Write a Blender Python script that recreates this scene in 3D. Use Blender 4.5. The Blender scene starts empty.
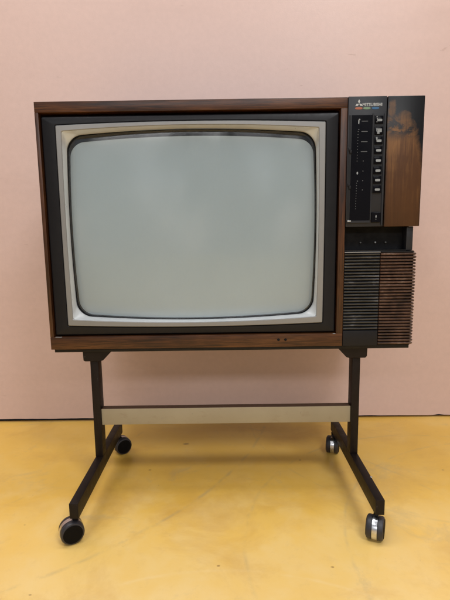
import bpy, bmesh, math, random
from mathutils import Vector, Matrix
random.seed(7)
sc = bpy.context.scene
C = sc.collection

# ------------------------------------------------------------------ materials
def mat(name):
    m = bpy.data.materials.new(name); m.use_nodes = True
    return m, m.node_tree.nodes, m.node_tree.links, m.node_tree.nodes['Principled BSDF']
def node(N, t, **kw):
    n = N.new(t)
    for k, v in kw.items(): setattr(n, k, v)
    return n
def coords(N, L, scale=(1, 1, 1), loc=(0, 0, 0), rot=(0, 0, 0)):
    t = node(N, 'ShaderNodeTexCoord'); mp = node(N, 'ShaderNodeMapping')
    mp.inputs['Scale'].default_value = scale; mp.inputs['Location'].default_value = loc; mp.inputs['Rotation'].default_value = rot
    L.new(t.outputs['Object'], mp.inputs['Vector']); return mp.outputs['Vector']
def noise(N, L, vec, scale, detail=4, rough=.55, dist=0):
    n = node(N, 'ShaderNodeTexNoise'); n.inputs['Scale'].default_value = scale
    n.inputs['Detail'].default_value = detail; n.inputs['Roughness'].default_value = rough; n.inputs['Distortion'].default_value = dist
    L.new(vec, n.inputs['Vector']); return n.outputs['Fac']
def ramp(N, L, fac, stops):
    r = node(N, 'ShaderNodeValToRGB'); e = r.color_ramp.elements
    while len(e) < len(stops): e.new(.5)
    for k, (p, c) in enumerate(stops):
        e[k].position = p; e[k].color = (c if hasattr(c, '__len__') else (c, c, c)) + (1,) if hasattr(c, '__len__') else (c, c, c, 1)
    L.new(fac, r.inputs['Fac']); return r.outputs['Color']
def mixc(N, L, fac, a, b, blend='MIX'):
    m = node(N, 'ShaderNodeMix', data_type='RGBA', blend_type=blend)
    for s, v in ((m.inputs[0], fac), (m.inputs[6], a), (m.inputs[7], b)):
        if hasattr(v, 'is_linked') or isinstance(v, bpy.types.NodeSocket): L.new(v, s)
        elif isinstance(v, (int, float)): s.default_value = v
        else: s.default_value = tuple(v) + (1,)
    return m.outputs[2]
def math_(N, L, op, a, b=0.0, c=None, clamp=False):
    m = node(N, 'ShaderNodeMath', operation=op, use_clamp=clamp)
    for i, v in enumerate((a, b, c)):
        if v is None: continue
        if isinstance(v, bpy.types.NodeSocket): L.new(v, m.inputs[i])
        else: m.inputs[i].default_value = v
    return m.outputs[0]
def bump(N, L, P, h, strength, dist=.001):
    b = node(N, 'ShaderNodeBump'); b.inputs['Strength'].default_value = strength; b.inputs['Distance'].default_value = dist
    L.new(h, b.inputs['Height']); L.new(b.outputs['Normal'], P.inputs['Normal'])

def plain(name, col, rough=.5, metal=0, var=.12, nscale=60, bmp=.08, coat=0, spec=.5):
    m, N, L, P = mat(name)
    v = coords(N, L)
    f = noise(N, L, v, nscale, 5, .6)
    f2 = noise(N, L, v, nscale * .15, 4, .6)
    lo = tuple(c * (1 - var) for c in col); hi = tuple(min(1, c * (1 + var)) for c in col)
    c1 = ramp(N, L, f2, [(.3, lo), (.7, hi)])
    L.new(c1, P.inputs['Base Color'])
    r = ramp(N, L, f, [(.3, max(.02, rough * .82)), (.7, min(1, rough * 1.18))]); L.new(r, P.inputs['Roughness'])
    P.inputs['Metallic'].default_value = metal
    P.inputs['Coat Weight'].default_value = coat
    P.inputs['Specular IOR Level'].default_value = spec
    if bmp:
        f3 = noise(N, L, v, nscale * 12, 2, .5); bump(N, L, P, f3, bmp, .0004)
    return m

def wood(name, axis, dark=(.022, .0075, .0035), mid=(.066, .023, .0080), light=(.130, .050, .016), rough=.34):
    m, N, L, P = mat(name)
    s = [1, 1, 1]; s[axis] = .045
    o = [6, 60, 60]
    v = coords(N, L, tuple(s))
    big = noise(N, L, coords(N, L, tuple(.25 if i == axis else 1 for i in range(3))), 14, 3, .6, .6)
    g = noise(N, L, v, 150, 7, .68, .9)
    fine = noise(N, L, v, 420, 5, .7)
    a = math_(N, L, 'MULTIPLY_ADD', big, .55, math_(N, L, 'MULTIPLY', g, .5))
    c = ramp(N, L, a, [(.36, dark), (.50, mid), (.66, light)])
    streak = ramp(N, L, fine, [(.38, .30), (.56, 1.0)])
    c = mixc(N, L, .8, c, streak, 'MULTIPLY')
    L.new(c, P.inputs['Base Color'])
    P.inputs['Roughness'].default_value = rough; P.inputs['Specular IOR Level'].default_value = .35
    P.inputs['Coat Weight'].default_value = .06; P.inputs['Coat Roughness'].default_value = .25
    bump(N, L, P, fine, .25, .0004)
    return m

M = {}
M['wood_h'] = wood('walnut_horizontal', 0)
M['wood_v'] = wood('walnut_vertical', 2)
M['bezel'] = plain('charcoal_plastic', (.0080, .0078, .0098), .42, bmp=.05, spec=.24)
M['black'] = plain('black_plastic', (.006, .006, .007), .4, spec=.3)
M['gloss_black'] = plain('black_gloss_plastic', (.0025, .0025, .0045), .2, bmp=0, spec=.10)
M['panel'] = plain('panel_grey_plastic', (.014, .0145, .018), .42, spec=.35)
M['void'] = plain('matt_black', (.003, .003, .004), .7, spec=.2)
M['plinth'] = plain('dark_plinth', (.007, .005, .004), .55, spec=.3)
M['steel_brown'] = plain('brown_black_enamel', (.0080, .0046, .0040), .42, bmp=.12, spec=.28)
def enamel():
    m, N, L, P = mat('chipped_brown_enamel')
    v = coords(N, L)
    a = noise(N, L, v, 55, 5, .6); b = noise(N, L, coords(N, L, (1, 1, .6)), 150, 4, .7)
    c = ramp(N, L, a, [(.3, (.0068, .0042, .0036)), (.7, (.0115, .0070, .0056))])
    c = mixc(N, L, ramp(N, L, b, [(.70, 0.0), (.73, .55)]), c, (.12, .10, .085))
    L.new(c, P.inputs['Base Color'])
    L.new(ramp(N, L, a, [(.3, .34), (.7, .50)]), P.inputs['Roughness']); P.inputs['Specular IOR Level'].default_value = .20
    bump(N, L, P, noise(N, L, v, 500, 3, .6), .14, .0004)
    return m
M['steel_brown'] = enamel()
def cream():
    m, N, L, P = mat('stained_cream_enamel')
    v = coords(N, L)
    a = noise(N, L, v, 8, 5, .6); b = noise(N, L, coords(N, L, (.5, 1, 1)), 40, 5, .7)
    c = ramp(N, L, a, [(.3, (.29, .238, .155)), (.7, (.335, .28, .185))])
    c = mixc(N, L, ramp(N, L, b, [(.56, 0.0), (.72, .45)]), c, (.20, .13, .075))
    c = mixc(N, L, ramp(N, L, noise(N, L, v, 95, 3, .6), [(.72, 0.0), (.75, .6)]), c, (.07, .05, .04))
    L.new(c, P.inputs['Base Color']); P.inputs['Roughness'].default_value = .45
    bump(N, L, P, b, .1, .0005)
    return m
M['cream'] = cream()
M['chrome'] = plain('chrome', (.62, .62, .64), .27, metal=1, bmp=0)
M['rubber'] = plain('grey_black_rubber', (.020, .018, .022), .45)
M['disc'] = plain('black_hub', (.0035, .003, .003), .6, spec=.1)
M['mark'] = plain('grey_print', (.25, .27, .285), .6, bmp=0, var=.2)
M['mark_dim'] = plain('dim_grey_print', (.075, .08, .085), .6, bmp=0)
M['logo'] = plain('silver_print', (.42, .44, .45), .5, bmp=0)
M['red'] = plain('orange_red_print', (.33, .10, .05), .55, bmp=0)
M['green'] = plain('green_print', (.15, .24, .15), .55, bmp=0)
M['blue'] = plain('blue_print', (.025, .11, .25), .55, bmp=0)
M['cable'] = plain('cable_black', (.015, .014, .013), .5)

def brushed():
    m, N, L, P = mat('satin_aluminium')
    v = coords(N, L, (.06, 1, 1)); f = noise(N, L, v, 400, 3, .5)
    g = noise(N, L, coords(N, L), 9, 4, .6)
    L.new(ramp(N, L, g, [(.3, (.56, .55, .52)), (.7, (.66, .65, .63))]), P.inputs['Base Color'])
    P.inputs['Metallic'].default_value = .9
    L.new(ramp(N, L, f, [(.3, .27), (.7, .37)]), P.inputs['Roughness'])
    bump(N, L, P, f, .04, .0003)
    return m
M['silver'] = plain('silver_paint_satin', (.88, .885, .895), .33, metal=.5, var=.02, nscale=30, bmp=0)
M['bar_top'] = plain('shaded_bar_enamel', (.085, .045, .028), .6, spec=.2)  # shade on top of the cream bar, painted in as brown
M['silver_rim'] = plain('grey_silver_paint', (.245, .245, .245), .40, metal=.35, var=.05, bmp=.05)

def glass():
    m, N, L, P = mat('clear_screen_glass')
    N.remove(P); out = N['Material Output']
    tr = node(N, 'ShaderNodeBsdfTransparent'); tr.inputs['Color'].default_value = (.97, .985, .99, 1)
    gl = node(N, 'ShaderNodeBsdfGlossy'); gl.inputs['Color'].default_value = (1, 1, 1, 1)
    sm = noise(N, L, coords(N, L, (1, 1, .6)), 9, 6, .65, .8)
    L.new(ramp(N, L, sm, [(.35, .05), (.70, .16)]), gl.inputs['Roughness'])
    fr = node(N, 'ShaderNodeFresnel'); fr.inputs['IOR'].default_value = 1.62
    dust = noise(N, L, coords(N, L), 240, 3, .6)
    mx = node(N, 'ShaderNodeMixShader'); L.new(fr.outputs[0], mx.inputs[0]); L.new(tr.outputs[0], mx.inputs[1]); L.new(gl.outputs[0], mx.inputs[2])
    df = node(N, 'ShaderNodeBsdfDiffuse'); df.inputs['Color'].default_value = (.5, .5, .5, 1)
    m2 = node(N, 'ShaderNodeMixShader')
    k = math_(N, L, 'MULTIPLY', ramp(N, L, dust, [(.4, .3), (.8, 1.0)]), math_(N, L, 'MULTIPLY_ADD', sm, .08, -.02))
    L.new(k, m2.inputs[0]); L.new(mx.outputs[0], m2.inputs[1]); L.new(df.outputs[0], m2.inputs[2])
    L.new(m2.outputs[0], out.inputs['Surface'])
    return m
M['glass'] = glass()
M['phosphor'] = plain('grey_phosphor', (.62, .70, .73), .7, var=.03, nscale=20, bmp=0, spec=.1)

ROOT = Vector((.40, .17, .3415))          # base of the television
def veneer():
    # worn end panel: dark lacquer left at the top and down the outer edge, faded brown below
    m, N, L, P = mat('worn_veneer')
    t = node(N, 'ShaderNodeTexCoord'); sx = node(N, 'ShaderNodeSeparateXYZ'); L.new(t.outputs['Object'], sx.inputs[0])
    v = t.outputs['Object']
    n1 = noise(N, L, v, 38, 6, .72, .6); n2 = noise(N, L, v, 120, 4, .65)
    wob = math_(N, L, 'MULTIPLY_ADD', n1, .085, -.0425)
    wob2 = math_(N, L, 'MULTIPLY_ADD', n2, .016, -.008)
    w = math_(N, L, 'ADD', wob, wob2)
    x = math_(N, L, 'ADD', sx.outputs['X'], ROOT.x); z = math_(N, L, 'ADD', sx.outputs['Z'], ROOT.z)
    # boundary height: z > zb is dark ; lower on the right edge
    u = math_(N, L, 'MULTIPLY_ADD', x, 1 / .076, -.726 / .076, clamp=True)
    u4 = math_(N, L, 'POWER', u, 5.0)
    zb = math_(N, L, 'MULTIPLY_ADD', u4, -.085, .8125)
    d = math_(N, L, 'SUBTRACT', math_(N, L, 'ADD', z, w), zb)
    dark = math_(N, L, 'MULTIPLY_ADD', d, 24.0, .35, clamp=True)
    # dark left margin, ragged
    le = math_(N, L, 'MULTIPLY_ADD', math_(N, L, 'SUBTRACT', math_(N, L, 'MULTIPLY_ADD', wob2, .25, .7285), x), 300.0, .3, clamp=True)
    re_ = math_(N, L, 'MULTIPLY_ADD', math_(N, L, 'SUBTRACT', x, math_(N, L, 'MULTIPLY_ADD', wob2, .4, .8000)), 260.0, .3, clamp=True)
    dark = math_(N, L, 'MAXIMUM', dark, math_(N, L, 'MULTIPLY', math_(N, L, 'MAXIMUM', le, re_), .8))
    blot = ramp(N, L, n1, [(.42, 0.0), (.53, 1.0)])
    near = math_(N, L, 'SUBTRACT', 1.0, math_(N, L, 'MULTIPLY', math_(N, L, 'ABSOLUTE', math_(N, L, 'SUBTRACT', z, .815)), 32.0), clamp=True)
    dark = math_(N, L, 'MAXIMUM', dark, math_(N, L, 'MULTIPLY', math_(N, L, 'MULTIPLY', blot, math_(N, L, 'MULTIPLY', near, 1.6, clamp=True)), .95))
    # two worn light spots inside the dark area
    def spot(cx, cz, rx, rz):
        a = math_(N, L, 'DIVIDE', math_(N, L, 'SUBTRACT', math_(N, L, 'ADD', x, math_(N, L, 'MULTIPLY', wob2, .6)), cx), rx)
        b = math_(N, L, 'DIVIDE', math_(N, L, 'SUBTRACT', math_(N, L, 'ADD', z, math_(N, L, 'MULTIPLY', wob, .4)), cz), rz)
        q = math_(N, L, 'ADD', math_(N, L, 'POWER', math_(N, L, 'ABSOLUTE', a), 2.6), math_(N, L, 'POWER', math_(N, L, 'ABSOLUTE', b), 2.6))
        return math_(N, L, 'MULTIPLY', math_(N, L, 'SUBTRACT', 1.35, q, clamp=True), ramp(N, L, n1, [(.38, .45), (.62, 1.0)]))
    s = math_(N, L, 'MAXIMUM', spot(.7355, .851, .0075, .0165), spot(.7625, .832, .0125, .0135))
    dark = math_(N, L, 'SUBTRACT', dark, math_(N, L, 'MULTIPLY', s, .50), clamp=True)
    g = noise(N, L, coords(N, L, (1, 1, .05)), 130, 6, .65, .8)
    big = noise(N, L, v, 13, 4, .6)
    fade = math_(N, L, 'MULTIPLY_ADD', z, 2.4, -1.50)        # a little paler towards the wear
    c = ramp(N, L, math_(N, L, 'ADD', math_(N, L, 'MULTIPLY_ADD', g, .40, math_(N, L, 'MULTIPLY', big, .25)), math_(N, L, 'MULTIPLY', fade, .47)),
             [(.20, (.036, .0125, .0045)), (.42, (.075, .030, .0095)), (.66, (.260, .125, .038))])
    c = mixc(N, L, dark, c, (.0045, .004, .0045)); P.inputs['Specular IOR Level'].default_value = .3
    L.new(c, P.inputs['Base Color'])
    L.new(ramp(N, L, dark, [(0, .42), (1, .30)]), P.inputs['Roughness'])
    bump(N, L, P, g, .12, .0004)
    return m
M['veneer'] = veneer()

def slat_wood():
    m, N, L, P = mat('worn_reddish_slats')
    v = coords(N, L, (.25, 1, 1)); b = noise(N, L, coords(N, L), 22, 4, .7); g = noise(N, L, v, 320, 5, .7, .5)
    a = math_(N, L, 'MULTIPLY_ADD', b, .75, math_(N, L, 'MULTIPLY', g, .42))
    c = ramp(N, L, a, [(.42, (.013, .006, .005)), (.54, (.040, .017, .010)), (.66, (.085, .040, .024)), (.80, (.19, .13, .10))])
    L.new(c, P.inputs['Base Color']); P.inputs['Roughness'].default_value = .5
    bump(N, L, P, g, .2, .0003)
    return m
M['slat'] = slat_wood()
def slat_grey():
    m, N, L, P = mat('dusty_grey_slats')
    b = noise(N, L, coords(N, L, (.5, 1, 1)), 40, 5, .7)
    L.new(ramp(N, L, b, [(.35, (.012, .012, .013)), (.58, (.034, .034, .036)), (.72, (.15, .15, .16))]), P.inputs['Base Color'])
    P.inputs['Roughness'].default_value = .33
    return m
M['slat_grey'] = slat_grey()

def wall_mat():
    m, N, L, P = mat('pink_painted_board')
    v = coords(N, L)
    big = noise(N, L, v, 1.3, 3, .5)
    roll = noise(N, L, coords(N, L, (.35, 1, 2.4)), 9, 6, .6, .4)
    smear = noise(N, L, coords(N, L, (.5, 1, 1.7)), 3.1, 7, .72, 1.2)
    base = ramp(N, L, big, [(.3, (.640, .465, .418)), (.7, (.680, .500, .452))])
    c = mixc(N, L, .5, base, ramp(N, L, roll, [(.3, .93), (.7, 1.0)]), 'MULTIPLY')
    c = mixc(N, L, ramp(N, L, smear, [(.60, 0.0), (.74, .16)]), c, (.46, .30, .25))
    # short dark scuffs
    sc1 = noise(N, L, coords(N, L, (2.0, 1, 9)), 6.5, 5, .6, .3)
    c = mixc(N, L, ramp(N, L, sc1, [(.70, 0.0), (.73, .30)]), c, (.33, .19, .14))
    ro = noise(N, L, v, 75, 4, .6)
    c = mixc(N, L, .30, c, ramp(N, L, ro, [(.35, .88), (.65, 1.0)]), 'MULTIPLY')
    L.new(c, P.inputs['Base Color'])
    L.new(ramp(N, L, roll, [(.3, .30), (.7, .42)]), P.inputs['Roughness'])
    P.inputs['Specular IOR Level'].default_value = .4
    hb = noise(N, L, coords(N, L, (1, 1, 1)), 2.3, 4, .5)
    fb = noise(N, L, v, 260, 3, .5)
    bump(N, L, P, math_(N, L, 'MULTIPLY_ADD', fb, .07, hb), .32, .007)
    return m
M['wall'] = wall_mat()

def circle3(a, b, c):
    ax, ay = a; bx, by = b; cx, cy = c
    d = 2 * (ax * (by - cy) + bx * (cy - ay) + cx * (ay - by))
    ux = ((ax * ax + ay * ay) * (by - cy) + (bx * bx + by * by) * (cy - ay) + (cx * cx + cy * cy) * (ay - by)) / d
    uy = ((ax * ax + ay * ay) * (cx - bx) + (bx * bx + by * by) * (ax - cx) + (cx * cx + cy * cy) * (bx - ax)) / d
    return ux, uy, math.hypot(ax - ux, ay - uy)
def floor_mat():
    m, N, L, P = mat('worn_yellow_vinyl')
    t = node(N, 'ShaderNodeTexCoord'); v = t.outputs['Object']
    sx = node(N, 'ShaderNodeSeparateXYZ'); L.new(v, sx.inputs[0]); X, Yc = sx.outputs['X'], sx.outputs['Y']
    big = noise(N, L, v, 2.2, 5, .6, .3)
    med = noise(N, L, v, 8, 7, .68, .25)
    mot = noise(N, L, v, 34, 6, .7)
    c = ramp(N, L, big, [(.30, (.700, .415, .066)), (.50, (.765, .462, .082)), (.72, (.785, .505, .120))])
    c = mixc(N, L, ramp(N, L, med, [(.46, 0.0), (.70, .30)]), c, (.785, .565, .230))
    # gloss on the near floor put into the colour, paler away from the wall
    sheen = math_(N, L, 'MULTIPLY_ADD', math_(N, L, 'SUBTRACT', math_(N, L, 'MULTIPLY_ADD', med, .5, -.27), Yc), 2.6, .10, clamp=True)
    c = mixc(N, L, math_(N, L, 'MULTIPLY', sheen, .62), c, (.775, .570, .265))
    d = noise(N, L, coords(N, L, (1, 1.2, 1), (3, 1, 0)), 4.6, 8, .7, .4)
    c = mixc(N, L, ramp(N, L, d, [(.50, 0.0), (.72, .50)]), c, (.54, .285, .060))
    c = mixc(N, L, ramp(N, L, mot, [(.56, 0.0), (.72, .22)]), c, (.56, .35, .13))
    # grey rubbed clouds
    g = noise(N, L, coords(N, L, (1, 1, 1), (7, 4, 0)), 6.5, 7, .74, .6)
    c = mixc(N, L, ramp(N, L, g, [(.585, 0.0), (.70, .34)]), c, (.44, .33, .18))
    # long faint scuff arcs left by things dragged over the floor
    brk = noise(N, L, coords(N, L, (1, 1, 1), (1, 9, 0)), 16, 4, .6)
    wob = math_(N, L, 'MULTIPLY_ADD', noise(N, L, v, 7, 3, .5), .012, -.006)
    for (a, b, e), w_, am, col in (
            (((.401, .109), (.282, -.062), (.158, -.184)), .0035, .42, (.34, .26, .15)),
            (((.449, -.027), (.425, -.12), (.43, -.30)), .0030, .28, (.40, .30, .15)),
            (((.634, -.104), (.617, -.225), (.63, -.34)), .0028, .26, (.40, .31, .18)),
            (((-.30, -.20), (-.10, -.02), (.07, .22)), .0030, .22, (.42, .30, .14)),
            (((.75, .15), (.90, -.05), (1.0, -.30)), .0030, .24, (.42, .32, .18)),
            (((.10, -.33), (.32, -.25), (.60, -.30)), .0028, .20, (.82, .66, .40)),
            (((.50, .20), (.62, .02), (.86, -.12)), .0028, .20, (.42, .31, .16))):
        ux, uy, rr = circle3(a, b, e)
        dx = math_(N, L, 'SUBTRACT', X, ux); dy = math_(N, L, 'SUBTRACT', Yc, uy)
        q = math_(N, L, 'SQRT', math_(N, L, 'ADD', math_(N, L, 'MULTIPLY', dx, dx), math_(N, L, 'MULTIPLY', dy, dy)))
        q = math_(N, L, 'ABSOLUTE', math_(N, L, 'ADD', math_(N, L, 'SUBTRACT', q, rr), wob))
        k = math_(N, L, 'MULTIPLY', ramp(N, L, math_(N, L, 'DIVIDE', q, w_ * 2), [(.0, 1.0), (1.0, 0.0)]), ramp(N, L, brk, [(.42, 0.0), (.60, am)]))
        c = mixc(N, L, k, c, col)
    # dirt specks
    for px, py, pr in ((.269, .259, .0075), (.369, -.236, .0022), (.932, .096, .003), (.576, -.242, .0026), (-.04, -.108, .0022), (.188, .114, .0026), (.742, -.227, .0018), (.58, .156, .002), (.05, -.30, .002)):
        dx = math_(N, L, 'MULTIPLY', math_(N, L, 'SUBTRACT', X, px), .62); dy = math_(N, L, 'SUBTRACT', Yc, py)
        q = math_(N, L, 'SQRT', math_(N, L, 'ADD', math_(N, L, 'MULTIPLY', dx, dx), math_(N, L, 'MULTIPLY', dy, dy)))
        q = math_(N, L, 'ADD', q, math_(N, L, 'MULTIPLY_ADD', mot, .008, -.004))
        c = mixc(N, L, ramp(N, L, math_(N, L, 'DIVIDE', q, pr), [(.45, .6), (1.0, 0.0)]), c, (.14, .055, .02))
    vo = node(N, 'ShaderNodeTexVoronoi'); vo.inputs['Scale'].default_value = 26; L.new(v, vo.inputs['Vector'])
    sel = noise(N, L, v, 19, 2, .5)
    k = math_(N, L, 'MULTIPLY', ramp(N, L, vo.outputs['Distance'], [(.030, 1.0), (.055, 0.0)]), ramp(N, L, sel, [(.52, 0.0), (.60, .5)]))
    c = mixc(N, L, k, c, (.30, .17, .06))
    L.new(c, P.inputs['Base Color'])
    L.new(ramp(N, L, med, [(.3, .30), (.7, .46)]), P.inputs['Roughness'])
    P.inputs['Specular IOR Level'].default_value = .5
    P.inputs['Coat Weight'].default_value = .12; P.inputs['Coat Roughness'].default_value = .25
    fine = noise(N, L, v, 300, 3, .6); slow = noise(N, L, v, 5, 5, .55)
    bump(N, L, P, math_(N, L, 'MULTIPLY_ADD', fine, .05, slow), .25, .004)
    return m
M['floor'] = floor_mat()

# ------------------------------------------------------------------ mesh helpers
def box(bm, x0, x1, y0, y1, z0, z1, bev=0, seg=2, mi=0):
    vs = [bm.verts.new((x, y, z)) for z in (z0, z1) for y in (y0, y1) for x in (x0, x1)]
    idx = ((0, 2, 3, 1), (4, 5, 7, 6), (0, 1, 5, 4), (2, 6, 7, 3), (0, 4, 6, 2), (1, 3, 7, 5))
    fs = [bm.faces.new([vs[i] for i in f]) for f in idx]
    for f in fs: f.material_index = mi
    if bev:
        es = list({e for f in fs for e in f.edges})
        r = bmesh.ops.bevel(bm, geom=es, offset=bev, segments=seg, profile=.6, affect='EDGES', clamp_overlap=True)
        for f in r['faces']: f.material_index = mi
def loft(bm, loops, closed=True, capA=False, capB=False, mi=0):
    rows = [[bm.verts.new(p) for p in l] for l in loops]
    n = len(rows[0])
    for a, b in zip(rows, rows[1:]):
        for i in range(n if closed else n - 1):
            j = (i + 1) % n
            f = bm.faces.new((a[i], a[j], b[j], b[i])); f.material_index = mi
    if capA: bm.faces.new(rows[0][::-1]).material_index = mi
    if capB: bm.faces.new(rows[-1]).material_index = mi
    return rows
def cyl(bm, c, r, axis, h, seg=32, bev=0):
    # disc-like cylinder centred on c along axis
    ax = Vector(axis).normalized(); u = ax.orthogonal().normalized(); w = ax.cross(u)
    prof = [(-h / 2, r - bev), (-h / 2 + bev, r), (h / 2 - bev, r), (h / 2, r - bev)] if bev else [(-h / 2, r), (h / 2, r)]
    loft(bm, [[Vector(c) + ax * d + (u * math.cos(t) + w * math.sin(t)) * rr for t in (2 * math.pi * k / seg for k in range(seg))] for d, rr in prof], True, True, True)
def tube(bm, pts, r, seg=10):
    loops = []
    for i, p in enumerate(pts):
        d = (Vector(pts[min(i + 1, len(pts) - 1)]) - Vector(pts[max(i - 1, 0)])).normalized()
        u = d.cross(Vector((.01, .02, 1))).normalized(); w = d.cross(u)
        loops.append([Vector(p) + (u * math.cos(t) + w * math.sin(t)) * r for t in (2 * math.pi * k / seg for k in range(seg))])
    loft(bm, loops, True, True, True)

def rootof(o):
    p = Vector((0, 0, 0))
    while o: p += o.location; o = o.parent
    return p
def obj(name, bm, mats, parent=None, loc=None, smooth=True):
    bmesh.ops.recalc_face_normals(bm, faces=bm.faces[:])
    off = rootof(parent) + (Vector(loc) if loc else Vector((0, 0, 0)))
    bmesh.ops.translate(bm, verts=bm.verts[:], vec=-off)
    for f in bm.faces: f.smooth = smooth
    for e in bm.edges:
        if len(e.link_faces) == 2 and e.calc_face_angle(0) > math.radians(32): e.smooth = False
    me = bpy.data.meshes.new(name); bm.to_mesh(me); bm.free()
    for m in (mats if isinstance(mats, (list, tuple)) else [mats]): me.materials.append(M[m])
    o = bpy.data.objects.new(name, me); C.objects.link(o)
    if parent: o.parent = parent
    if loc: o.location = loc
    return o
def thing(name, label, cat, loc):
    o = bpy.data.objects.new(name, None); C.objects.link(o); o.location = loc
    o.empty_display_size = .05
    o['label'] = label; o['category'] = cat
    return o
def nb(): return bmesh.new()
def one(name, m, parent, *a, **k):
    bm = nb(); box(bm, *a, **k); return obj(name, bm, m, parent)

# ------------------------------------------------------------------ setting
WY = .430
bm = nb(); box(bm, -6, 7, -6, 3, -.05, 0)
fl = obj('floor', bm, 'floor'); fl['kind'] = 'structure'
bm = nb(); rw = random.Random(3); loops = []
xs = [-3.5, -1.2] + [-1.0 + k * .018 for k in range(156)] + [2.0, 4.5]
jit = 0
for k, x in enumerate(xs):
    jit = jit * .75 + rw.uniform(-.0005, .0005)
    zb = .0100 - .0030 * max(-1, min(1.5, x)) + jit + (.0022 if rw.random() < .03 else 0) if 1 < k < len(xs) - 2 else .008
    loops.append([(x, WY, zb), (x, WY, 3.2), (x, WY + .03, 3.2), (x, WY + .03, zb)])
loft(bm, loops, True, True, True)
wl = obj('wall', bm, 'wall'); wl['kind'] = 'structure'
bm = nb(); box(bm, -3.5, 4.5, WY + .012, WY + .028, .0, .0012)   # dark gap the board stands on
wb = obj('wall_base', bm, 'void'); wb['kind'] = 'structure'

# ------------------------------------------------------------------ television
tv = thing('television', 'old wood-cased television with grey-green screen and slatted speaker, standing on the wheeled stand', 'television', ROOT)

X0, X1, XS = 0.0, .802, .6455         # outer left, outer right, seam to control column
Z0, Z1 = .350, .8735
D = .300
# wooden case around the picture tube
bm = nb()
box(bm, X0, XS, 0, D, Z1 - .0215, Z1, .0012, 2, 0)
box(bm, X0, XS, 0, D, Z0, Z0 + .0285, .0012, 2, 0)
box(bm, X0, X0 + .0078, .0002, D, Z0 + .0286, Z1 - .0216, .001, 2, 1)
box(bm, XS - .0138, XS, .0002, D, Z0 + .0286, Z1 - .0216, .001, 2, 1)
case = obj('cabinet', bm, ['wood_h', 'wood_v'], tv)
for x0, x1 in ((.0115, .0260), (.6240, .6300)):        # highlight on the ends of the lower rail, put in as pale strips
    one('edge_highlight', 'mark', case, x0, x1, -.0004, .0020, .3776, .3787, bev=.0003, seg=1)
# two screw holes in the lower rail
for x in (.5045, .5200):
    bm = nb(); cyl(bm, (x, -.0002, .3662), .0030, (0, 1, 0), .0016, 16, .0003)
    s = obj('screw', bm, 'void', case)
# backing plate + rear cover
bm = nb()
def rrect(x0, x1, z0, z1, r, y, n=8, bx=0, bz=0):
    cx, cz, a, b = (x0 + x1) / 2, (z0 + z1) / 2, (x1 - x0) / 2, (z1 - z0) / 2
    pts = []
    def seg(p, q, m):
        for k in range(m): pts.append((p[0] + (q[0] - p[0]) * k / m, p[1] + (q[1] - p[1]) * k / m))
    for sx, sz, t0 in ((1, 1, 0), (-1, 1, 90), (-1, -1, 180), (1, -1, 270)):
        for k in range(n + 1):
            t = math.radians(t0 + 90 * k / n)
            pts.append((sx * (a - r) + r * math.cos(t), sz * (b - r) + r * math.sin(t)))
        # straight run to next corner
        nx = {(1, 1): (-1, 1), (-1, 1): (-1, -1), (-1, -1): (1, -1), (1, -1): (1, 1)}[(sx, sz)]
        p = pts[-1]; t = math.radians(t0 + 90)
        q = (nx[0] * (a - r) + r * math.cos(t), nx[1] * (b - r) + r * math.sin(t))
        for k in range(1, 16): pts.append((p[0] + (q[0] - p[0]) * k / 16, p[1] + (q[1] - p[1]) * k / 16))
    out = []
    for u, w in pts:
        uu = u + (u / a) * bx * (1 - (w / b) ** 2); ww = w + (w / b) * bz * (1 - (u / a) ** 2)
        out.append(Vector((cx + uu, y, cz + ww)))
    return out
loft(bm, [rrect(.012, .79, .362, .862, .01, D - .004), rrect(.012, .79, .362, .862, .01, D + .006),
          rrect(.10, .70, .40, .83, .03, D + .05), rrect(.20, .60, .46, .77, .04, D + .085)], True, True, True)
obj('rear_cover', bm, 'black', tv)
# chassis behind the bezel (dark)
one('inner_frame', 'void', tv, .0110, .6314, .0640, .075, .3790, .8515)

# charcoal bezel with stepped bevel
BX0, BX1, BZ0, BZ1 = .0108, .6290, .3815, .8465
OX0, OX1, OZ0, OZ1 = .0410, .6010, .4035, .8265
OB = (.0008, .0055)
bm = nb()
loft(bm, [rrect(BX0, BX1, BZ0, BZ1, .002, .0300, 3), rrect(BX0, BX1, BZ0, BZ1, .002, .0100, 3), rrect(BX0 + .0012, BX1 - .0012, BZ0 + .0012, BZ1 - .0028, .002, .0055, 3),
          rrect(BX0 + .0035, BX1 - .0035, BZ0 + .0035, BZ1 - .0055, .002, .0042, 3),
          rrect(OX0 - .0025, OX1 + .0025, OZ0 - .0025, OZ1 + .0025, .002, .0040, 3, *OB), rrect(OX0 - .001, OX1 + .001, OZ0 - .001, OZ1 + .001, .002, .0055, 3, *OB),
          rrect(OX0 - .001, OX1 + .001, OZ0 - .001, OZ1 + .001, .002, .0133, 3, *OB)])
bez = obj('bezel', bm, 'bezel', tv)
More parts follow.
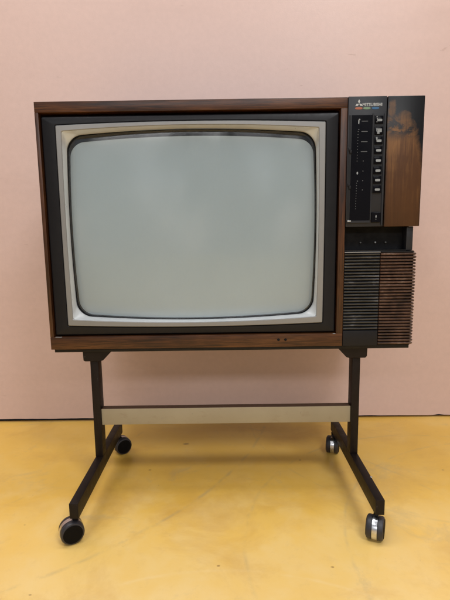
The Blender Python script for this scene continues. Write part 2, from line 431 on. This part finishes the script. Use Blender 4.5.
# metal surround: flat rim, then a funnel down to the tube
TY = .0340
def tube_loop(y, d=0):
    return rrect(.0536 - d, .5854 + d, .4200 - d, .8110 + d, .031 + d * .5, y, 8, .0052, .0110)
def inner_loop(y, d=0):
    return rrect(.0528 + d, .5872 - d, .4172 + d, .8150 - d, .004 + d, y, 8, .0025, .0092)
bm = nb()
loft(bm, [rrect(OX0, OX1, OZ0, OZ1, .0025, .0120, 8, *OB), rrect(OX0, OX1, OZ0, OZ1, .0025, .0022, 8, *OB), rrect(OX0 + .0012, OX1 - .0012, OZ0 + .0012, OZ1 - .0012, .0025, .0010, 8, *OB),
          inner_loop(.0010, -.001), inner_loop(.0022)])
rim = obj('screen_rim', bm, 'silver_rim', tv)
bm = nb()
ins, tl = inner_loop(.0022, .0002), tube_loop(TY - .002)
loft(bm, [ins] + [[Vector((a.x * (1 - f ** 1.3) + b.x * f ** 1.3, a.y * (1 - f) + b.y * f, a.z * (1 - f ** 1.3) + b.z * f ** 1.3)) for a, b in zip(ins, tl)] for f in (.25, .5, .75, 1)] + [tube_loop(TY + .006)])
obj('screen_surround', bm, 'silver', tv)
# black gasket then tube face
bm = nb()
loft(bm, [tube_loop(TY + .0055), tube_loop(TY - .0006, -.0003), tube_loop(TY - .0010, -.0014), tube_loop(TY + .0040, -.0024)])
obj('gasket', bm, 'void', tv)
cxx, czz = .320, .616
K = 22
def dome(name, m, parent, dep, inset, top, bulge):
    bm = nb(); loops = []
    l = tube_loop(0, -inset)
    for k in range(K):
        f = 1 - k / K
        ring = []
        for p in l:
            z = p.z - top * max(0, (p.z - czz) / .2) ** 1.0
            u, w = (p.x - cxx) * f, (z - czz) * f
            rr = (u / .262) ** 2 * .6 + (w / .20) ** 2 * .4
            ring.append(Vector((cxx + u, dep - bulge * (1 - min(1, rr)), czz + w)))
        loops.append(ring)
    rows = loft(bm, loops)
    c = bm.verts.new((cxx, dep - bulge, czz))
    for i in range(len(rows[-1])): bm.faces.new((rows[-1][i], rows[-1][(i + 1) % len(rows[-1])], c))
    return obj(name, bm, m, parent)
scr = dome('screen', 'glass', tv, TY + .0035, .0020, 0, .0165)
dome('phosphor', 'phosphor', scr, TY + .0150, .0024, .0105, .0165)
bm = nb(); loft(bm, [tube_loop(TY + .0056, -.0022), tube_loop(TY + .0260, -.0010)])
obj('tube_wall', bm, 'void', scr)

# ---- control box, top right
bm = nb(); box(bm, XS + .0004, .7245, -.0035, D, .6105, Z1 + .0002, .0012)
cb = obj('control_panel', bm, 'panel', tv)
bm = nb()
# end panel, tapering a hair; dark seam to its left
box(bm, .7262, .8020, -.0040, D, .6100, Z1, .0016)
obj('end_panel', bm, 'veneer', tv)
FY = -.0035
def flat(name, m, parent, x0, x1, z0, z1, t=.0008, y=FY, bev=.0003, lift=.0):
    return one(name, m, parent, x0, x1, y - t, y + .0006, z0, z1, bev=bev, seg=1)
# display window with raised surround
dsp = flat('display', 'gloss_black', cb, .6535, .6955, .6240, .8370, .0006)
flat('marker_track', 'black', cb, .6475, .6525, .6270, .8370, .0004)
bst = flat('button_strip', 'black', cb, .6988, .7192, .6800, .8362, .0010)
flat('divider', 'panel', cb, .6960, .6984, .6240, .8400, .0016)
flat('divider', 'panel', cb, .7197, .7228, .6130, .8400, .0016)
flat('trim_strip', 'panel', cb, .6475, .6957, .6185, .6228, .0030)
flat('trim_strip', 'silver', cb, .6485, .6560, .6215, .6234, .0034, bev=.0005)
pw = flat('power_button', 'gloss_black', cb, .6990, .7185, .6190, .6405, .0030, bev=.0010)
# power symbol: small upright lozenge
def lozenge(bm, cx, cz, a, b, y, t=.0003, n=20, p=2.0):
    pts = []
    for k in range(n):
        th = 2 * math.pi * k / n
        pts.append(Vector((cx + a * math.copysign(abs(math.cos(th)) ** (2 / p), math.cos(th)), 0, cz + b * math.copysign(abs(math.sin(th)) ** (2 / p), math.sin(th)))))
    loft(bm, [[Vector((q.x, y, q.z)) for q in pts], [Vector((q.x, y - t, q.z)) for q in pts]], True, True, True)
bm = nb(); lozenge(bm, .7087, .6315, .0012, .0030, FY - .0029); lozenge(bm, .7087, .6258, .0007, .0008, FY - .0029)
obj('symbol', bm, 'mark', pw)
# eight buttons
def imgz(v):            # photo row on the front plane -> height
    return .8735 + (v - 97.0) * (.6105 - .8735) / (226.5 - 97.0)
for i, v in enumerate((120, 130.5, 140, 149.5, 159.5, 169.5, 179, 188.5)):
    z = imgz(v)
    bm = nb(); box(bm, .7005, .7175, FY - .0032, FY, z - .0078, z + .0078, .0012, 2)
    b = obj('channel_button', bm, 'gloss_black', bst)
    bm = nb()
    lozenge(bm, .7095, z - .0008, .0052, .0024, FY - .0031, p=5)
    if i == 0:
        lozenge(bm, .7040, z + .0062, .0012, .0011, FY - .0031); lozenge(bm, .7046, z + .0026, .0010, .0012, FY - .0031); lozenge(bm, .7040, z - .0042, .0010, .0009, FY - .0031)
    if i == 1:
        lozenge(bm, .7045, z + .0014, .0012, .0034, FY - .0031, p=4); lozenge(bm, .7075, z - .0050, .0026, .0015, FY - .0031, p=4); lozenge(bm, .7100, z + .0026, .0048, .0012, FY - .0031, p=5)
    if i == 2:
        lozenge(bm, .7050, z + .0034, .0012, .0032, FY - .0031, p=4)
    obj('button_mark', bm, 'mark', b)
# printed scale on the display
bm = nb()
Y = FY - .0005
for v in (121, 131, 141, 150.7): lozenge(bm, .6800, imgz(v), .0066, .0007, Y, p=8)
for v in (160, 170, 179.6, 189): lozenge(bm, .6790, imgz(v), .0010, .0010, Y)
obj('scale_mark', bm, 'mark_dim', dsp)
bm = nb()
for k in range(11): lozenge(bm, .6668 - k * .00006, imgz(131 + k * 2.9), .0008, .0008, Y)
lozenge(bm, .6680, imgz(129), .0012, .0010, Y)
obj('scale_dots', bm, 'mark_dim', dsp)
bm = nb()
for k in range(11): lozenge(bm, .6665 - k * .0001, imgz(182 + k * 2.6), .0008, .0008, Y)
lozenge(bm, .6680, imgz(180), .0013, .0010, Y)
obj('scale_dots', bm, 'mark_dim', dsp)
bm = nb()
lozenge(bm, .6676, imgz(121.6), .0012, .0044, Y, p=3); lozenge(bm, .6690, imgz(119.4), .0016, .0014, Y, p=3)
obj('scale_pointer', bm, 'mark', dsp)
bm = nb()
lozenge(bm, .6674, imgz(172), .0016, .0028, Y)
obj('scale_pointer', bm, 'mark', dsp)
for z in (imgz(149.5), imgz(185)):  # small blocks added in place of smudged grey lettering
    bm = nb()
    box(bm, .6482, .6520, FY - .0035, FY, z - .0010, z + .0050, .0008); box(bm, .6500, .6545, FY - .0030, FY, z - .0062, z + .0008, .0008)
    obj('lettering_block', bm, 'bezel', cb)

# emblem, maker's name, three coloured ovals
def rhomb(bm, cx, cz, a, b, ang, y, t=.0005):
    pts = [Vector((a, 0, 0)), Vector((0, 0, b)), Vector((-a, 0, 0)), Vector((0, 0, -b))]
    R = Matrix.Rotation(ang, 3, 'Y'); pts = [R @ p + Vector((cx, 0, cz)) for p in pts]
    loft(bm, [[Vector((q.x, y, q.z)) for q in pts], [Vector((q.x, y - t, q.z)) for q in pts]], True, True, True)
bm = nb()
ex, ez, q = .6672, .8590, .0038
for k in range(3):
    a = math.radians(90 + 120 * k)
    rhomb(bm, ex + q * 1.15 * math.cos(a), ez + q * 1.15 * math.sin(a), q * 1.10, q * .62, -a, FY + .0002, .0007)
obj('emblem', bm, 'logo', cb)
def text(name, s, cx, cz, w, h, m, parent, y):
    cu = bpy.data.curves.new(name, 'FONT'); cu.body = s; cu.align_x = 'CENTER'; cu.align_y = 'CENTER'
    cu.size = 1; cu.offset = .022; cu.extrude = .02; cu.space_character = 1.02
    t = bpy.data.objects.new(name, cu); C.objects.link(t)
    bpy.context.view_layer.update()
    me = bpy.data.meshes.new_from_object(t.evaluated_get(bpy.context.evaluated_depsgraph_get()))
    bpy.data.objects.remove(t); bpy.data.curves.remove(cu)
    xs = [v.co.x for v in me.vertices]; ys = [v.co.y for v in me.vertices]
    mx, my, dx, dy = (max(xs) + min(xs)) / 2, (max(ys) + min(ys)) / 2, max(xs) - min(xs), max(ys) - min(ys)
    o0 = rootof(parent)
    for v in me.vertices:
        v.co = Vector((cx + (v.co.x - mx) / dx * w, y - v.co.z * .012, cz + (v.co.y - my) / dy * h)) - o0
    me.materials.clear(); me.materials.append(M[m])
    o = bpy.data.objects.new(name, me); C.objects.link(o); o.parent = parent
    return o
text('maker_name', 'MITSUBISHI', .6945, .8572, .0400, .0060, 'logo', cb, FY - .0001)
for x, m in ((.6668, 'red'), (.6835, 'green'), (.7010, 'blue')):
    bm = nb(); lozenge(bm, x, .8502, .0076, .0022, FY + .0002, .0006, 28, 2.6)
    obj('colour_oval', bm, m, cb)

# ---- recess between the control box and the speaker
one('recess_back', 'void', tv, XS + .0004, .7930, .030, D, .5585, .6100)
one('recess_post', 'panel', tv, .7795, .7935, .0060, .0299, .5590, .6098, bev=.001)
rt = one('recess_tray', 'black', tv, XS + .0004, .7790, .0040, .0299, .5586, .5606)
for x, m in ((.6870, 'mark_dim'), (.7195, 'mark'), (.7420, 'mark_dim')):
    bm = nb(); cyl(bm, (x, .0280, .5760), .0018, (0, 1, 0), .005, 16, .0005)
    obj('socket', bm, m, tv)

# ---- speaker: grooved body, dark left slats and brown right slats
one('speaker_box', 'void', tv, XS + .0004, .7960, .0045, D, .3500, .5583)
one('speaker_ledge', 'silver_rim', tv, XS + .0006, .7230, -.0020, .0043, .5552, .5572, bev=.0006)
one('speaker_ledge', 'bezel', tv, .7240, .7955, -.0015, .0043, .5555, .5575, bev=.0006)
pitch = (.5550 - .3518) / 30
for i in range(30):
    zt = .5550 - i * pitch
    zc = zt - pitch * .5
    rnd = random.uniform
    if zc > .387:
        bm = nb(); sag = rnd(-.0004, .0004)
        loops = []
        n = 7
        for k in range(n):
            x = XS + .0008 + (.7215 - XS - .0008) * k / (n - 1)
            dz = sag * math.sin(k / (n - 1) * math.pi) + rnd(-.00015, .00015)
            prof = [(.0045, -.0022), (.0000, -.0019), (-.0014, -.0012), (-.0018, .0008), (-.0004, .0021), (.0045, .0024)]
            loops.append([Vector((x, y, zc + dz + w)) for y, w in prof])
        loft(bm, loops, True, True, True)
        obj('grille_slat', bm, 'slat_grey', tv)
    bm = nb()
    x1 = .8000 - i * .00002 + rnd(-.0004, .0004)
    prof = [(.0045, -.0027), (-.0008, -.0022), (-.0024, -.0012), (-.0026, .0012), (-.0012, .0023), (.0045, .0027)]
    loops = [[Vector((x, y + sh, zc + w * sc_)) for y, w in prof] for x, sh, sc_ in ((.7235, .001, .9), (.7245, 0, 1), (x1 - .002, 0, 1), (x1, .002, .7))]
    loft(bm, loops, True, True, True)
    # return along the side of the box
    box(bm, .7961, x1 - .0004, .004, .26, zc - .0017, zc + .0017, .0008, 1)
    obj('grille_slat', bm, 'slat', tv)
one('speaker_sill', 'bezel', tv, XS + .0006, .7222, -.0012, .0044, .3503, .3845, bev=.0010)
# plinth
one('plinth', 'plinth', tv, .0050, .7960, .0080, D - .01, .3415, .3499, bev=.0008)

# ------------------------------------------------------------------ stand
st = thing('television_stand', 'dark brown tubular steel stand with cream crossbar and four casters, carrying the television', 'stand', (.386, .025, 0))
LW = .0180
LY0, LY1 = .0205, .0505
for sgn, xo in ((1, .0786), (-1, .6930)):
    a, b = sorted((xo, xo + sgn * LW))
    one('foot', 'steel_brown', st, a, b, -.1710, .2230, .0540, .0855, bev=.0014)
    one('leg', 'steel_brown', st, a, b, LY0, LY1, .0856, .3190, bev=.0014)
    # mounting bracket: flat block with a chamfer towards the middle
    bm = nb()
    if sgn == 1: prof = [(.0655, .3414), (.0660, .3205), (.0700, .3185), (.1040, .3185), (.1105, .3205), (.1290, .3400), (.1290, .3414)]
    else: prof = [(.7060, .3414), (.7055, .3225), (.7015, .3185), (.6650, .3185), (.6590, .3205), (.6410, .3400), (.6410, .3414)]
    loft(bm, [[Vector((x, y, z)) for x, z in prof] for y in (.0130, .2700)], True, True, True)
    bmesh.ops.bevel(bm, geom=bm.edges[:], offset=.0008, segments=1, affect='EDGES', clamp_overlap=True)
    obj('bracket', bm, 'steel_brown', st)
    # small adjusting screw on the foot (right side one shows as a bright dot)
    if sgn == -1:
        bm = nb(); cyl(bm, (.6925, -.085, .0862), .0024, (0, 0, 1), .0016, 12, .0004); obj('screw', bm, 'chrome', st)
cbm = nb(); box(cbm, .0968, .6748, .0250, .0450, .1620, .2010, .0012)
for f in cbm.faces:
    f.normal_update()
    if abs(f.normal.z) > .6 or f.calc_center_median().y > .044: f.material_index = 1
bar = obj('crossbar', cbm, ['cream', 'bar_top'], st)
for x, z in ((.238, .176), (.560, .186)):
    bm = nb(); cyl(bm, (x, .0248, z), .0017, (0, 1, 0), .0010, 14, .0003); obj('rivet', bm, 'cream', bar)

# casters: twin wheels with a chromed hood between them
RW = .0230
def make_caster():
    bm = nb()
    # hood: band over the top and front, built round the axle (local x axis)
    n = 30; loops = []
    for k in range(n + 1):
        t = math.radians(-38 + (232) * k / n)       # from low front, over the top, to the back
        d = Vector((0, -math.cos(t), math.sin(t)))
        c0 = Vector((0, 0, RW))
        r0, r1 = RW - .0030, RW + .0004
        loops.append([c0 + d * r0 + Vector((-.0049, 0, 0)), c0 + d * r1 + Vector((-.0049, 0, 0)), c0 + d * (r1 + .0004), c0 + d * r1 + Vector((.0049, 0, 0)), c0 + d * r0 + Vector((.0049, 0, 0))])
    loft(bm, loops, True, True, True)
    cyl(bm, (0, 0, RW), RW - .0030, (1, 0, 0), .0096, 32)
    hood = obj('caster', bm, 'chrome')
    for s in (-1, 1):
        bm = nb()
        prof = [(.0052, RW - .003), (.0058, RW), (.0125, RW), (.0155, RW - .0016), (.0166, RW - .0048)]
        seg = 40
        loops = [[Vector((s * x, r * math.cos(a), RW + r * math.sin(a))) for a in (2 * math.pi * k / seg for k in range(seg))] for x, r in prof]
        loft(bm, loops, True, True, True)
        w = obj('wheel', bm, 'rubber', hood)
        bm = nb()
        prof = [(.0163, RW - .0040), (.0172, RW - .0050), (.0168, RW - .0085), (.0176, RW - .0165)]
        loops = [[Vector((s * x, r * math.cos(a), RW + r * math.sin(a))) for a in (2 * math.pi * k / seg for k in range(seg))] for x, r in prof]
        loft(bm, loops, True, True, True)
        obj('hub_cap', bm, 'disc', w)
    bm = nb(); box(bm, -.0048, .0048, .0020, .0138, RW * 2 - .0040, .0500, .001); cyl(bm, (0, .009, .052), .0055, (0, 0, 1), .0038, 20)
    obj('stem', bm, 'steel_brown', hood)
    return hood
def copy_tree(o, parent):
    c = o.copy(); C.objects.link(c); c.parent = parent
    for ch in list(o.children): copy_tree(ch, c)
    return c
proto = make_caster()
spots = [((.0770, -.1600), math.radians(-62)), ((.6790, -.1620), math.radians(-24)), ((.0960, .2120), math.radians(124)), ((.6760, .1980), math.radians(-18))]
for i, ((x, y), a) in enumerate(spots):
    c = proto if i == 0 else copy_tree(proto, st)
    c.parent = st; c.location = Vector((x, y, 0)) - st.location; c.rotation_euler = (0, 0, a)

# ------------------------------------------------------------------ light
def area(name, loc, target, sx, sy, power, col):
    d = bpy.data.lights.new(name, 'AREA'); d.shape = 'RECTANGLE'; d.size = sx; d.size_y = sy; d.energy = power; d.color = col
    o = bpy.data.objects.new(name, d); C.objects.link(o); o.location = loc
    o.rotation_euler = (Vector(target) - Vector(loc)).to_track_quat('-Z', 'Y').to_euler()
    return o
WH = (.985, .99, 1)
area('ceiling_lamp_front', (1.35, -1.85, 2.75), (1.35, -1.80, 0), .8, .5, 44, WH)
area('ceiling_lamp_middle', (-.45, -1.15, 2.75), (-.35, -1.15, 0), 1.6, .45, 17, WH)
area('ceiling_lamp_near', (.15, .06, 2.75), (.15, .06, 0), 4.2, .5, 40, WH)
area('ceiling_lamp_back', (.4, -5.0, 2.75), (.4, -4.0, 0), 5.0, .5, 95, WH)
w = bpy.data.worlds.new('World'); sc.world = w; w.use_nodes = True
N, L = w.node_tree.nodes, w.node_tree.links
bg = N['Background']
tc = N.new('ShaderNodeTexCoord'); sp = N.new('ShaderNodeSeparateXYZ'); L.new(tc.outputs['Generated'], sp.inputs[0])
col = ramp(N, L, math_(N, L, 'MULTIPLY_ADD', sp.outputs['Z'], .5, .5), [(.46, (.33, .26, .20)), (.51, (.39, .335, .285)), (.60, (.32, .34, .37)), (.80, (.10, .10, .105))])
mpw = node(N, 'ShaderNodeMapping'); mpw.inputs['Scale'].default_value = (1, 1, .55); L.new(tc.outputs['Generated'], mpw.inputs['Vector'])
n = noise(N, L, mpw.outputs['Vector'], 5.5, 3, .5, .2)      # bright and dark patches invented to give the screen reflections
L.new(mixc(N, L, 1.0, col, ramp(N, L, n, [(.38, .5), (.51, .85), (.62, 2.1)]), 'MULTIPLY'), bg.inputs['Color'])
bg.inputs['Strength'].default_value = 1.26

# ------------------------------------------------------------------ camera (fitted to the photograph)
F = Vector((-.00365722, .98865831, -.15013781)); R = Vector((.99990051, .00157006, -.01401787)); U = Vector((.01362316, .15017414, .9885657))
cam = bpy.data.cameras.new('camera'); co = bpy.data.objects.new('camera', cam); C.objects.link(co)
m = Matrix((R, U, -F)).transposed().to_4x4(); m.translation = Vector((.3912511, -1.01125596, .61013265)); co.matrix_world = m
cam.sensor_fit = 'HORIZONTAL'; cam.sensor_width = 36; cam.lens = 468.596 / 450 * 36
cam.clip_start = .01; cam.clip_end = 100
sc.camera = co
sc.view_settings.view_transform = 'Standard'; sc.view_settings.look = 'None'; sc.view_settings.exposure = .06; sc.view_settings.gamma = 1
sc.render.engine = 'CYCLES'
sc.cycles.use_denoising = True
sc.cycles.max_bounces = 8
